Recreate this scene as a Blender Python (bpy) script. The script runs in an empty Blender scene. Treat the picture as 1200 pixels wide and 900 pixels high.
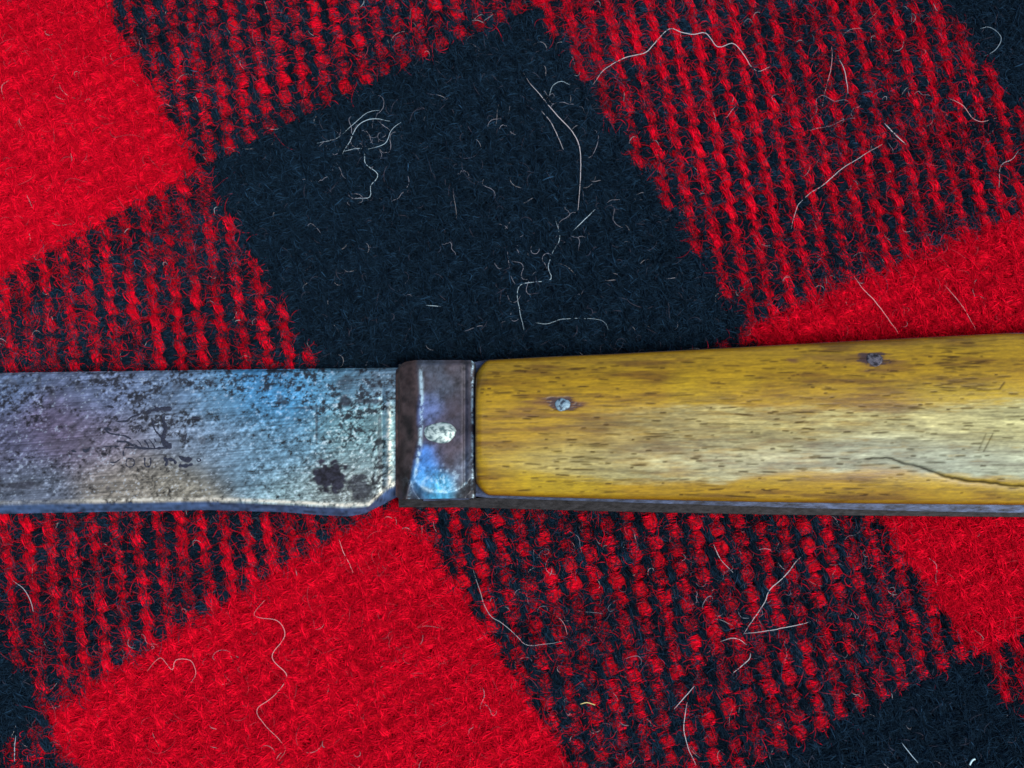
import bpy, math
import numpy as np
from mathutils import Vector, Matrix

# ------------------------------------------------------------------ units
# everything below is laid out in tenths of a millimetre; S turns them into metres
S = 1e-4
D = 1200.0                      # camera distance (tenths of mm)
TILT = math.radians(8.0)        # the camera leans back towards the lower edge of the picture
sT, cT = math.sin(TILT), math.cos(TILT)
CAM = np.array([0.0, -D*sT, D*cT])

scene = bpy.context.scene
col = scene.collection

# ------------------------------------------------------------------ camera
cam_d = bpy.data.cameras.new('camera')
cam = bpy.data.objects.new('camera', cam_d)
col.objects.link(cam)
cam.location = Vector(CAM*S)
cam.rotation_euler = (TILT, 0, 0)
cam_d.sensor_width = 36.0
cam_d.lens = 36.0*D/1200.0
cam_d.clip_start = 0.005
cam_d.clip_end = 50.0
scene.camera = cam

# ------------------------------------------------------------------ sky and sun (soft, hazy daylight)
SUN_EL, SUN_AZ = math.radians(62), math.radians(122)     # azimuth clockwise from +Y
world = bpy.data.worlds.new('World')
scene.world = world
world.use_nodes = True
wn = world.node_tree
wn.nodes.clear()
sky = wn.nodes.new('ShaderNodeTexSky')
sky.sky_type = 'NISHITA'
sky.sun_disc = False
sky.sun_elevation = SUN_EL
sky.sun_rotation = SUN_AZ
sky.air_density = 1.2
sky.dust_density = 2.0
bg = wn.nodes.new('ShaderNodeBackground')
bg.inputs['Strength'].default_value = 0.13
wo = wn.nodes.new('ShaderNodeOutputWorld')
wn.links.new(sky.outputs[0], bg.inputs[0])
wn.links.new(bg.outputs[0], wo.inputs[0])

sun_d = bpy.data.lights.new('sun', 'SUN')
sun_d.energy = 2.2
sun_d.angle = math.radians(28)
sun_d.color = (1.0, 0.96, 0.9)
sun = bpy.data.objects.new('sun', sun_d)
col.objects.link(sun)
sd = Vector((math.sin(SUN_AZ)*math.cos(SUN_EL), math.cos(SUN_AZ)*math.cos(SUN_EL), math.sin(SUN_EL)))
sun.rotation_euler = (-sd).to_track_quat('-Z', 'Y').to_euler()
sun.location = sd*0.5

scene.cycles.filter_width = 1.6        # the soft focus of a hand-held close-up
scene.view_settings.view_transform = 'Standard'
scene.view_settings.look = 'None'
scene.view_settings.exposure = 0.55
scene.view_settings.gamma = 1.0
scene.view_settings.use_curve_mapping = False

# ------------------------------------------------------------------ helpers
rng = np.random.default_rng(7)

def W(xp, yp, z):
    """picture point (1200x900 frame) seen at height z -> real X, Y on that level, tenths of mm"""
    a = np.asarray(xp, float) - 600.0
    b = 450.0 - np.asarray(yp, float)
    dz = -cT*D + b*sT
    dy = sT*D + b*cT
    t = (np.asarray(z, float) - CAM[2])/dz
    return CAM[0] + t*a, CAM[1] + t*dy

def smooth(a, b, x):
    t = np.clip((np.asarray(x, float)-a)/(b-a), 0, 1)
    return t*t*(3-2*t)

def vnoise(x, y, seed):
    """smooth value noise on a unit lattice, 0..1"""
    r = np.random.default_rng(seed).random((256, 256))
    x = np.asarray(x, float); y = np.asarray(y, float)
    xi = np.floor(x).astype(int); yi = np.floor(y).astype(int)
    fx = x-xi; fy = y-yi
    fx = fx*fx*(3-2*fx); fy = fy*fy*(3-2*fy)
    g = lambda i, j: r[i % 256, j % 256]
    return (g(xi, yi)*(1-fx)+g(xi+1, yi)*fx)*(1-fy) + (g(xi, yi+1)*(1-fx)+g(xi+1, yi+1)*fx)*fy

def fbm(x, y, sx, sy, seed, octv=3, gain=0.5):
    x, y = np.broadcast_arrays(np.asarray(x, float), np.asarray(y, float))
    s = 0; w = 1; tot = 0
    for o in range(octv):
        k = 2**o
        s = s + w*vnoise(x*k/sx+17*o, y*k/sy+31*o, seed+o*13)
        tot += w; w *= gain
    return s/tot

def lin(c):
    c = np.asarray(c, float)/255.0
    return np.where(c <= 0.04045, c/12.92, ((c+0.055)/1.055)**2.4)

def tag(o, label=None, cat=None, group=None, kind=None):
    for k, v in (('label', label), ('category', cat), ('group', group), ('kind', kind)):
        if v: o[k] = v
    return o

def mesh_obj(name, verts, faces, mat, parent=None, smooth_shade=True, colors=None):
    """verts in tenths of mm; faces an (n,4)/(n,3) array or a list"""
    me = bpy.data.meshes.new(name)
    verts = np.asarray(verts, float)*S
    if isinstance(faces, np.ndarray):
        k = faces.shape[1]
        me.vertices.add(len(verts)); me.vertices.foreach_set('co', verts.astype(np.float32).ravel())
        me.loops.add(faces.size); me.loops.foreach_set('vertex_index', faces.astype(np.int32).ravel())
        me.polygons.add(len(faces))
        me.polygons.foreach_set('loop_start', np.arange(0, faces.size, k, dtype=np.int32))
        me.update(calc_edges=True)
    else:
        me.from_pydata(verts.tolist(), [], faces)
    me.validate()
    if smooth_shade:
        me.polygons.foreach_set('use_smooth', np.ones(len(me.polygons), bool))
    if colors is not None:
        c = np.ones((len(me.vertices), 4), np.float32)
        c[:, :colors.shape[1]] = colors
        at = me.attributes.new('col', 'FLOAT_COLOR', 'POINT')
        at.data.foreach_set('color', c.ravel())
    me.materials.append(mat)
    o = bpy.data.objects.new(name, me)
    col.objects.link(o)
    if parent is not None: o.parent = parent
    return o

def empty(name, x, y, z):
    o = bpy.data.objects.new(name, None)
    o.empty_display_size = 0.005
    col.objects.link(o)
    return o

def grid_solid(name, X, Y, Z, zbase, mat, parent=None, colors=None, cols_side=None):
    """closed solid: a height field (arrays n x m) with side walls and a flat underside"""
    n, m = X.shape
    top = np.stack([X, Y, Z], -1).reshape(-1, 3)
    idx = np.arange(n*m).reshape(n, m)
    q = np.stack([idx[:-1, :-1], idx[1:, :-1], idx[1:, 1:], idx[:-1, 1:]], -1).reshape(-1, 4)
    # orientation: make the top face up
    a, b, c = top[q[0, 0]], top[q[0, 1]], top[q[0, 2]]
    flip = np.cross(b-a, c-a)[2] < 0
    loop = np.concatenate([idx[:, 0], idx[-1, 1:], idx[-2::-1, -1], idx[0, -2:0:-1]])
    lb = top[loop].copy(); lb2 = lb.copy(); lb2[:, 2] = zbase
    k0 = len(top); L = len(loop)
    v = np.concatenate([top, lb, lb2, [[lb[:, 0].mean(), lb[:, 1].mean(), zbase]]])
    r = np.arange(L); rn = (r+1) % L
    side = np.stack([k0+r, k0+L+r, k0+L+rn, k0+rn], -1)
    bot = np.stack([k0+L+r, np.full(L, k0+2*L), np.full(L, k0+2*L), k0+L+rn], -1)
    if flip:
        q = q[:, ::-1]; side = side[:, ::-1]; bot = bot[:, ::-1]
    faces = [tuple(f) for f in q.tolist()] + [tuple(f) for f in side.tolist()]
    faces += [(f[0], f[1], f[3]) if not flip else (f[0], f[2], f[3]) for f in bot.tolist()]
    cc = None
    if colors is not None:
        ct = colors.reshape(-1, colors.shape[-1])
        cs = ct[loop] if cols_side is None else np.tile(np.append(cols_side, [0]*(ct.shape[1]-3))[None], (L, 1))
        cc = np.concatenate([ct, cs, cs, cs[:1]])
    return mesh_obj(name, v, faces, mat, parent, True, cc)

# ------------------------------------------------------------------ materials
def nodes_of(name):
    m = bpy.data.materials.new(name); m.use_nodes = True
    nt = m.node_tree
    return m, nt, nt.nodes['Principled BSDF']

def N(nt, kind, **kw):
    n = nt.nodes.new(kind)
    for k, v in kw.items():
        if k in n.inputs: n.inputs[k].default_value = v
        else: setattr(n, k, v)
    return n

def noise(nt, scale, detail=3.0, rough=0.55, vec=None):
    n = N(nt, 'ShaderNodeTexNoise', Scale=scale, Detail=detail, Roughness=rough)
    if vec is not None: nt.links.new(vec, n.inputs['Vector'])
    return n

def ramp(nt, src, stops):
    r = N(nt, 'ShaderNodeValToRGB')
    e = r.color_ramp.elements
    while len(e) < len(stops): e.new(0.5)
    for el, (p, c) in zip(e, stops):
        el.position = p; el.color = (*c, 1) if len(c) == 3 else c
    nt.links.new(src, r.inputs[0])
    return r

def bump(nt, bsdf, src, strength, dist):
    b = N(nt, 'ShaderNodeBump', Strength=strength, Distance=dist)
    nt.links.new(src, b.inputs['Height'])
    nt.links.new(b.outputs[0], bsdf.inputs['Normal'])
    return b

RED = (0.50, 0.0025, 0.010)
NAVY = (0.0026, 0.008, 0.0165)

def wool(name, lo, hi):
    m, nt, b = nodes_of(name)
    tc = N(nt, 'ShaderNodeTexCoord')
    n1 = noise(nt, 2600, 4, 0.6, tc.outputs['Object'])
    oi = N(nt, 'ShaderNodeObjectInfo')
    r = ramp(nt, n1.outputs['Fac'], [(0.3, lo), (0.68, hi)])
    hsv = N(nt, 'ShaderNodeHueSaturation')
    mr = N(nt, 'ShaderNodeMapRange'); mr.inputs['To Min'].default_value = 0.8; mr.inputs['To Max'].default_value = 1.15
    nt.links.new(oi.outputs['Random'], mr.inputs['Value'])
    nt.links.new(mr.outputs[0], hsv.inputs['Value'])
    nt.links.new(r.outputs[0], hsv.inputs['Color'])
    nt.links.new(hsv.outputs[0], b.inputs['Base Color'])
    b.inputs['Roughness'].default_value = 0.9
    b.inputs['Specular IOR Level'].default_value = 0.05
    bump(nt, b, n1.outputs['Fac'], 0.8, 0.00025)
    return m

M_RED = wool('red_wool', tuple(np.array(RED)*0.62), RED)
M_NAVY = wool('navy_wool', tuple(np.array(NAVY)*0.6), tuple(np.array(NAVY)*1.3))

def attr_mat(name, rough=0.9, spec=0.2, bump_scale=None, bump_s=0.3, bump_d=0.0001, metallic=0.0):
    m, nt, b = nodes_of(name)
    a = N(nt, 'ShaderNodeAttribute', attribute_name='col')
    nt.links.new(a.outputs['Color'], b.inputs['Base Color'])
    b.inputs['Roughness'].default_value = rough
    b.inputs['Specular IOR Level'].default_value = spec
    b.inputs['Metallic'].default_value = metallic
    if bump_scale:
        tc = N(nt, 'ShaderNodeTexCoord')
        n1 = noise(nt, bump_scale, 4, 0.6, tc.outputs['Object'])
        bump(nt, b, n1.outputs['Fac'], bump_s, bump_d)
    return m

M_BACK = attr_mat('woven_backing', 0.95, 0.1, 2500, 0.6, 0.0003)
M_FUZZ = attr_mat('wool_fuzz', 0.85, 0.04)

def plain(name, c, rough, metallic=0.0, spec=0.5, var=0.0, scale=3000, bmp=0.0, aniso=None):
    m, nt, b = nodes_of(name)
    tc = N(nt, 'ShaderNodeTexCoord')
    vec = tc.outputs['Object']
    if aniso:
        mp = N(nt, 'ShaderNodeMapping'); mp.inputs['Scale'].default_value = aniso
        nt.links.new(vec, mp.inputs['Vector']); vec = mp.outputs[0]
    n1 = noise(nt, scale, 5, 0.65, vec)
    c = np.array(c)
    r = ramp(nt, n1.outputs['Fac'], [(0.3, tuple(c*(1-var))), (0.7, tuple(np.clip(c*(1+var), 0, 1)))])
    nt.links.new(r.outputs[0], b.inputs['Base Color'])
    b.inputs['Roughness'].default_value = rough
    b.inputs['Metallic'].default_value = metallic
    b.inputs['Specular IOR Level'].default_value = spec
    if bmp: bump(nt, b, n1.outputs['Fac'], bmp, 0.0001)
    return m

# steel: colour (oxide tint, pits, stains, painted reflections) is in 'col'; alpha says how bare the metal is
def steel(name, rough_bare=0.42, rough_oxide=0.68):
    m, nt, b = nodes_of(name)
    a = N(nt, 'ShaderNodeAttribute', attribute_name='col')
    nt.links.new(a.outputs['Color'], b.inputs['Base Color'])
    mr = N(nt, 'ShaderNodeMapRange')
    mr.inputs['To Min'].default_value = rough_oxide; mr.inputs['To Max'].default_value = rough_bare
    nt.links.new(a.outputs['Alpha'], mr.inputs['Value'])
    nt.links.new(mr.outputs[0], b.inputs['Roughness'])
    mm = N(nt, 'ShaderNodeMapRange')
    mm.inputs['To Min'].default_value = 0.1; mm.inputs['To Max'].default_value = 0.6
    nt.links.new(a.outputs['Alpha'], mm.inputs['Value'])
    nt.links.new(mm.outputs[0], b.inputs['Metallic'])
    sp_ = N(nt, 'ShaderNodeMapRange'); sp_.inputs['To Min'].default_value = 0.12; sp_.inputs['To Max'].default_value = 0.5
    nt.links.new(a.outputs['Alpha'], sp_.inputs['Value']); nt.links.new(sp_.outputs[0], b.inputs['Specular IOR Level'])
    tc = N(nt, 'ShaderNodeTexCoord')
    n1 = noise(nt, 5200, 5, 0.7, tc.outputs['Object'])
    bump(nt, b, n1.outputs['Fac'], 0.35, 0.00006)
    return m
M_STEEL = steel('tarnished_steel')

def wood():
    m, nt, b = nodes_of('varnished_handle')
    a = N(nt, 'ShaderNodeAttribute', attribute_name='col')
    tc = N(nt, 'ShaderNodeTexCoord')
    mp = N(nt, 'ShaderNodeMapping'); mp.inputs['Scale'].default_value = (0.14, 1, 1)
    nt.links.new(tc.outputs['Object'], mp.inputs['Vector'])
    n1 = noise(nt, 3400, 4, 0.65, mp.outputs[0])
    mr = N(nt, 'ShaderNodeMapRange'); mr.inputs['From Min'].default_value = 0.25; mr.inputs['From Max'].default_value = 0.75
    mr.inputs['To Min'].default_value = 0.78; mr.inputs['To Max'].default_value = 1.15
    nt.links.new(n1.outputs['Fac'], mr.inputs['Value'])
    mx = N(nt, 'ShaderNodeVectorMath', operation='SCALE')
    nt.links.new(a.outputs['Color'], mx.inputs[0]); nt.links.new(mr.outputs[0], mx.inputs['Scale'])
    nt.links.new(mx.outputs[0], b.inputs['Base Color'])
    r = N(nt, 'ShaderNodeMapRange'); r.inputs['To Min'].default_value = 0.55; r.inputs['To Max'].default_value = 0.36
    nt.links.new(a.outputs['Alpha'], r.inputs['Value'])
    nt.links.new(r.outputs[0], b.inputs['Roughness'])
    sp_ = N(nt, 'ShaderNodeMapRange'); sp_.inputs['To Min'].default_value = 0.03; sp_.inputs['To Max'].default_value = 0.36
    nt.links.new(a.outputs['Alpha'], sp_.inputs['Value']); nt.links.new(sp_.outputs[0], b.inputs['Specular IOR Level'])
    bump(nt, b, n1.outputs['Fac'], 0.25, 0.00008)
    return m
M_WOOD = wood()

# ------------------------------------------------------------------ outlines of the knife (picture points)
def pl(pts):
    p = np.array(pts, float)
    return lambda x: np.interp(x, p[:, 0], p[:, 1])
H_END = 1640.0
sc_top = pl([(557, 421), (575, 420), (640, 416.5), (720, 413), (880, 404.5), (1000, 398), (1100, 393), (1185, 388.5), (1300, 389), (1450, 396), (1560, 412), (1610, 435), (1632, 462), (H_END, 500)])
sc_bot = pl([(557, 578), (575, 580), (700, 584), (900, 588), (1050, 590), (1200, 591.5), (1350, 590), (1480, 584), (1570, 570), (1615, 545), (1632, 525), (H_END, 502)])

# ------------------------------------------------------------------ the blanket
# check lines read off the cloth; they fix how warp (u) and weft (v) run, a little crooked as in any soft blanket
U_PTS = {0: [(0, 755), (35, 818), (75, 890)],
         1: [(120, 0), (180, 97), (240, 195), (305, 308), (375, 428), (490, 602), (560, 715), (610, 790), (670, 890)],
         2: [(615, 0), (680, 98), (740, 190), (805, 300), (868, 395), (1042, 615), (1095, 695), (1145, 770), (1195, 862)],
         3: [(1110, 0), (1155, 64), (1200, 130)]}
V_PTS = {0: [(0, 335), (120, 262), (240, 197), (330, 145), (420, 98), (520, 55), (610, 15)],
         1: [(80, 832), (160, 768), (240, 707), (320, 660), (400, 622), (480, 588), (870, 398), (930, 365), (1000, 333), (1100, 290), (1200, 250)],
         2: [(920, 893), (1000, 838), (1060, 803), (1130, 772), (1200, 738)]}
def quad(x, y):
    return np.stack([np.ones_like(x), x, y, x*x, x*y, y*y], -1)
def fit(P):
    A, B = [], []
    for k, pts in P.items():
        p = np.array(pts, float)
        X, Y = W(p[:, 0], p[:, 1], 0.0)
        A.append(quad(X/600, Y/600)); B.append(np.full(len(p), float(k)))
    A = np.concatenate(A); B = np.concatenate(B)
    reg = np.diag([0, 0, 0, 1, 1, 1])*0.15
    return np.linalg.solve(A.T@A+reg, A.T@B)
CU, CV = fit(U_PTS), fit(V_PTS)
def uv_of(X, Y):
    q = quad(np.asarray(X)/600, np.asarray(Y)/600)
    return q@CU, q@CV
def cub(u, v):
    return np.stack([np.ones_like(u), u, v, u*u, u*v, v*v, u**3, u*u*v, u*v*v, v**3], -1)
gx, gy = np.meshgrid(np.linspace(-1050, 1100, 60), np.linspace(-900, 900, 50))
gu, gv = uv_of(gx.ravel(), gy.ravel())
inv = np.linalg.lstsq(cub(gu, gv), np.stack([gx.ravel(), gy.ravel()], -1), rcond=None)[0]
def xy_of(u, v):
    p = cub(np.asarray(u, float), np.asarray(v, float))@inv
    return p[..., 0], p[..., 1]

NW, NF = 52, 22                       # warp and weft yarns in one stripe
def warp_red(i): return (np.floor(np.asarray(i)/NW).astype(int) % 2) == 0
def weft_red(j): return (np.floor(np.asarray(j)/NF).astype(int) % 2) != 0

# knife footprint on the cloth, where the handle presses in
fx = np.linspace(560, H_END, 80)
tx, ty = W(fx, sc_top(fx), 0.0); bx_, by_ = W(fx, sc_bot(fx), 0.0)
def press(X, Y):
    yt = np.interp(X, tx, ty); yb = np.interp(X, bx_, by_)
    x0 = W(470, 500, 0)[0]
    inside = np.minimum(np.minimum(yt-Y, Y-yb), X-x0)
    return smooth(-10, 26, inside)
def cloth_z(X, Y):
    und = 6.0*(fbm(X, Y, 420, 420, 5, 2)-0.5) + 2.5*(fbm(X, Y, 90, 90, 8, 2)-0.5)
    return und - 24.0*press(X, Y) - 3

blanket = empty('blanket', 0, 0, 0)
tag(blanket, 'red and black buffalo check woollen blanket spread under the knife', 'blanket')

XR, YR = (-880, 900), (-700, 690)      # the cloth woven yarn by yarn
RA_W, RB_W, RA_F, RB_F = 4.8, 4.2, 8.4, 4.6
def weave_height(i, j):
    i, j = np.asarray(i, float), np.asarray(j, float)
    return 0.12 + 1.15*vnoise(i*0.9+3.3, j*0.9+1.7, 91) + 0.6*vnoise(i*0.16, j*0.27, 92)
def lie(k, seed):
    # some yarns sit a little higher or lower than their neighbours
    return 3.4*(vnoise(np.asarray(k, float)*0.77+0.4, np.asarray(k, float)*0, seed)-0.5)
def warp_shift(k, v): return 0.20/NW*(2*fbm(np.asarray(v)*3, np.asarray(k)*7.7+0*np.asarray(v), 1, 1, 41, 2)-1)
def weft_shift(k, u): return 0.16/NF*(2*fbm(np.asarray(u)*3, np.asarray(k)*5.3+0*np.asarray(u), 1, 1, 43, 2)-1)
def twill(ph):
    # three-end twill: each warp goes over one weft and under two, stepping sideways by one at every pick
    return np.maximum((4*np.cos(2*np.pi/3*ph)-1)/3, -1.0)
def warp_mid(k, v): return 1.1 + lie(k, 95) + 4.0*weave_height(k*0.7, v*NF-0.5)*twill(k+v*NF-0.5)
def weft_mid(k, u): return 0.2 + lie(k, 96) - 4.0*weave_height((u*NW-0.5)*0.7, k)*twill(k+u*NW-0.5)
def surface(u, v):
    """height of the woven surface above the cloth level, and whether a warp yarn is on top"""
    kw = np.floor(u*NW); kf = np.floor(v*NF)
    dw = np.clip(np.abs((u-(kw+0.5)/NW-warp_shift(kw, v))*NW*8.5)/RA_W, 0, 1)
    df = np.clip(np.abs((v-(kf+0.5)/NF-weft_shift(kf, u))*NF*20.0)/RA_F, 0, 1)
    hw = warp_mid(kw, v)+RB_W*np.sqrt(1-dw*dw*0.98)
    hf = weft_mid(kf, u)+RB_F*np.sqrt(1-df*df*0.98)
    return np.maximum(hw, hf)-5.0, hw > hf, kw, kf

def yarn(kind, k):
    if kind == 'warp':
        s = np.arange(-1.6, 3.6, 1.0/NF/4.5)
        u = (k+0.5)/NW + warp_shift(k, s); v = s
        mid = warp_mid(k, s)
        ra, rb = RA_W, RB_W
    else:
        s = np.arange(-1.8, 4.8, 1.0/NW/2.6)
        v = (k+0.5)/NF + weft_shift(k, s); u = s
        mid = weft_mid(k, s)
        ra, rb = RA_F, RB_F
    X, Y = xy_of(u, v)
    ok = (X > XR[0]) & (X < XR[1]) & (Y > YR[0]) & (Y < YR[1])
    if ok.sum() < 12: return None
    a, b = np.where(ok)[0][[0, -1]]
    sl = slice(a, b+1)
    X, Y, s, mid = X[sl], Y[sl], s[sl], mid[sl]
    Z = cloth_z(X, Y) - 5.0 + mid
    T = np.stack([np.gradient(X), np.gradient(Y), np.gradient(Z)], -1)
    T /= np.linalg.norm(T, axis=1)[:, None]
    side = np.stack([T[:, 1], -T[:, 0], np.zeros(len(T))], -1)
    side /= np.linalg.norm(side, axis=1)[:, None]
    up = np.cross(side, T)
    swell = 0.8+0.45*fbm(s*30, np.full_like(s, k*3.1), 1, 1, 47, 2)
    nr = 6 if kind == 'warp' else 8
    ang = np.arange(nr)*2*np.pi/nr
    ring = (np.stack([X, Y, Z], -1)[:, None] + side[:, None]*(np.cos(ang)*ra)[None, :, None]*swell[:, None, None]
            + up[:, None]*(np.sin(ang)*rb)[None, :, None]*swell[:, None, None])
    n = len(X)
    vts = ring.reshape(-1, 3)
    idx = np.arange(n*nr).reshape(n, nr)
    nx = np.roll(idx, -1, axis=1)
    q = np.stack([idx[:-1], nx[:-1], nx[1:], idx[1:]], -1).reshape(-1, 4)
    red = bool(warp_red(k)) if kind == 'warp' else bool(weft_red(k))
    return mesh_obj(kind+'_yarn', vts, q, M_RED if red else M_NAVY, blanket)

cu, cv = uv_of(np.array([XR[0], XR[1], XR[0], XR[1], 0, 0]), np.array([YR[0], YR[0], YR[1], YR[1], YR[0], YR[1]]))
for k in range(int(np.floor(cu.min()*NW))-2, int(np.ceil(cu.max()*NW))+3): yarn('warp', k)
for k in range(int(np.floor(cv.min()*NF))-2, int(np.ceil(cv.max()*NF))+3): yarn('weft', k)

# the cloth's felted ground, carrying on past the yarns
bxs = np.arange(-1050, 1101, 14.0); bys = np.arange(-900, 901, 14.0)
BX, BY = np.meshgrid(bxs, bys, indexing='ij')
bu, bv = uv_of(BX, BY)
wr, fr = warp_red(bu*NW), weft_red(bv*NF)
inside0 = (BX > XR[0]) & (BX < XR[1]) & (BY > YR[0]) & (BY < YR[1])
mixc = np.where(wr & fr, 1.0, np.where(wr | fr, np.where(inside0, 0.06, 0.45), 0.0))[..., None]
bc = np.array(NAVY)*(1-mixc) + np.array(RED)*mixc*0.8
inside = (BX > XR[0]+20) & (BX < XR[1]-20) & (BY > YR[0]+20) & (BY < YR[1]-20)
BZ = cloth_z(BX, BY) - np.where(inside, 14, 3)
grid_solid('backing', BX, BY, BZ, -60, M_BACK, blanket, bc)

# fuzz: fibres in their yarn's colour. One lot clings along the yarns, the other is teased up into a loose nap
RFX, RFY = (-700, 700), (-520, 545)
def fibres(name, n, npt, mean_len, min_len, r0, r1, cling, seed, mixed=False):
    r = np.random.default_rng(seed)
    FX = r.uniform(*RFX, n); FY = r.uniform(*RFY, n)
    k = press(FX, FY) < 0.85
    FX, FY = FX[k], FY[k]; n = len(FX)
    fu, fv = uv_of(FX, FY)
    h, ontop, wi, wj = surface(fu, fv)
    isred = np.where(ontop, warp_red(wi), weft_red(wj))
    if mixed:          # only where red and dark yarns cross: shed dark fibres dulling the red
        k = (warp_red(wi) != weft_red(wj)) & (fbm(FX, FY, 46, 46, 71, 3) + r.normal(0, 0.07, n) > np.where(warp_red(wi), np.where(FX > 60, 0.62, 0.5), 0.40))
        FX, FY, fu, fv, h, ontop, wi, wj, isred = (q[k] for q in (FX, FY, fu, fv, h, ontop, wi, wj, isred))
        n = len(FX); isred = r.random(n) < 0.12
    elif not cling:      # where the two colours cross, the dark yarn is the hairier one
        thin = isred & (warp_red(wi) != weft_red(wj)) & (r.random(n) < np.where(warp_red(wi), 0.3, 0.78))
        FX, FY, fu, fv, h, ontop, wi, wj, isred = (q[~thin] for q in (FX, FY, fu, fv, h, ontop, wi, wj, isred))
        n = len(FX)
    e = 0.01
    ax, ay = xy_of(fu, fv+e); a0, b0 = xy_of(fu, fv-e); ang_w = np.arctan2(ay-b0, ax-a0)
    ax, ay = xy_of(fu+e, fv); a0, b0 = xy_of(fu-e, fv); ang_f = np.arctan2(ay-b0, ax-a0)
    length = r.gamma(3.0, mean_len/3.0, n)+min_len
    flip = np.pi*(r.random(n) < 0.5)
    if cling:
        ang = np.where(ontop, ang_w-0.12, ang_f-0.3)+r.normal(0, 0.2, n)+flip
        solid = warp_red(wi) == weft_red(wj)                     # brushed nap where one colour meets itself
        ang = ang+np.where(solid, r.normal(0, 0.45, n), 0)
        curl, curl2 = r.normal(0, 0.25, n), r.normal(0, 0.2, n)
        lift = np.abs(r.normal(0, 0.8, n))+np.where(isred, 0.1, 0.9)
        length = length*np.where(solid, 1.3, np.where(ontop, 1.75, np.where(isred, 0.85, 1.0)))
        lift = lift+np.where(solid, np.abs(r.normal(0, 1.0, n)), 0)
    else:
        ang = np.where(r.random(n) < 0.4, ang_w+r.normal(0, 0.6, n)+flip, r.uniform(0, 2*np.pi, n))
        curl, curl2 = r.normal(0, 1.6, n), r.normal(0, 2.0, n)
        lift = np.abs(r.normal(0, 2.6, n))+1.0
        pr_ = press(FX, FY); lift = lift+np.where(pr_ > 0.03, 16*r.random(n)**2, 0)   # fibres squeezed up beside the knife
    P = np.zeros((n, npt, 3))
    st = length/(npt-1)
    x, y = FX-0.5*length*np.cos(ang)*(0.9 if cling else 0), FY-0.5*length*np.sin(ang)*(0.9 if cling else 0)
    for i in range(npt):
        t = i/(npt-1)
        P[:, i, 0] = x; P[:, i, 1] = y
        a = ang+curl*(t-(0.5 if cling else 0))+curl2*t*t
        x = x+np.cos(a)*st; y = y+np.sin(a)*st
    pu, pv = uv_of(P[..., 0], P[..., 1])
    hs = surface(pu, pv)[0]
    tt = np.linspace(0, 1, npt)[None]
    if cling:
        own = np.where(solid[:, None], np.maximum(hs, h[:, None]*0.6+0.4)+0.4, np.where(ontop[:, None], warp_mid(wi[:, None], pv)+RB_W, weft_mid(wj[:, None], pu)+RB_F)-5.0)
        P[..., 2] = cloth_z(P[..., 0], P[..., 1])+np.minimum(own, h[:, None]+np.where(solid, 4.0, 1.5)[:, None])+lift[:, None]*np.sin(np.pi*tt)-0.6
    else:
        P[..., 2] = cloth_z(P[..., 0], P[..., 1])+np.maximum(hs, h[:, None]*0.5)*0.5+1.2+lift[:, None]*np.sin(np.pi*np.minimum(tt*1.1, 1))
    tone = r.lognormal(0, 0.28, n)[:, None]
    own_k = np.where(ontop, wi*1.37, wj*2.11+500)                 # no two yarns are dyed quite alike
    dye = np.modf(np.abs(np.sin(own_k*12.9898)*43758.5453))[0]
    tone = tone*np.where(warp_red(wi) == weft_red(wj), 0.94+0.12*dye, 0.7+0.5*dye)[:, None]
    redc = np.array([0.58, 0.0018, 0.016])*(1 if cling else 0.7); navc = np.array([0.0042, 0.0122, 0.0222])*(1.15 if not cling else 1)
    fc = np.where(isred[:, None], redc*np.clip(tone, 0.55, 1.4), navc*tone**1.7)
    if not cling:
        pale = r.random(n)[:, None]
        fc = np.where(pale < 0.02, fc*0.7+np.array([0.055, 0.045, 0.055]), fc)
        fc = np.where(pale < 0.0025, np.array([0.28, 0.27, 0.28]), fc)
    hc = bpy.data.hair_curves.new(name)
    hc.add_curves([npt]*n)
    hc.attributes['position'].data.foreach_set('vector', (P*S).astype(np.float32).ravel())
    ra = hc.attributes.get('radius') or hc.attributes.new('radius', 'FLOAT', 'POINT')
    taper = np.interp(np.linspace(0, 1, npt), [0, 0.25, 0.7, 1], [0.5, 1, 1, 0.4])
    ra.data.foreach_set('value', (r.uniform(r0, r1, n)[:, None]*taper[None]*S).astype(np.float32).ravel())
    ca = hc.attributes.new('col', 'FLOAT_COLOR', 'CURVE')
    ca.data.foreach_set('color', np.concatenate([fc, np.ones((n, 1))], 1).astype(np.float32).ravel())
    hc.materials.append(M_FUZZ)
    fz = bpy.data.objects.new(name, hc); col.objects.link(fz); fz.parent = blanket
    fz['kind'] = 'stuff'
fibres('surface_fibre', 220000, 4, 5, 5, 0.30, 0.52, True, 61)
fibres('fuzz', 190000, 6, 12, 6, 0.12, 0.24, False, 62)
fibres('shed_fibre', 150000, 5, 9, 6, 0.18, 0.34, False, 63, True)

# ------------------------------------------------------------------ the knife
knife = empty('pocket_knife', 0, 0, 0)
tag(knife, 'old folding knife with tarnished steel blade and worn yellow handle lying open', 'knife')

def rbf(xp, yp, pts, sig):
    num = 0; den = 1e-9
    for (cx, cy, c) in pts:
        w = np.exp(-(((xp-cx)/sig[0])**2+((yp-cy)/sig[1])**2))
        num = num + w[..., None]*lin(c); den = den + w
    return num/den[..., None] if np.ndim(den) else num/den

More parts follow.
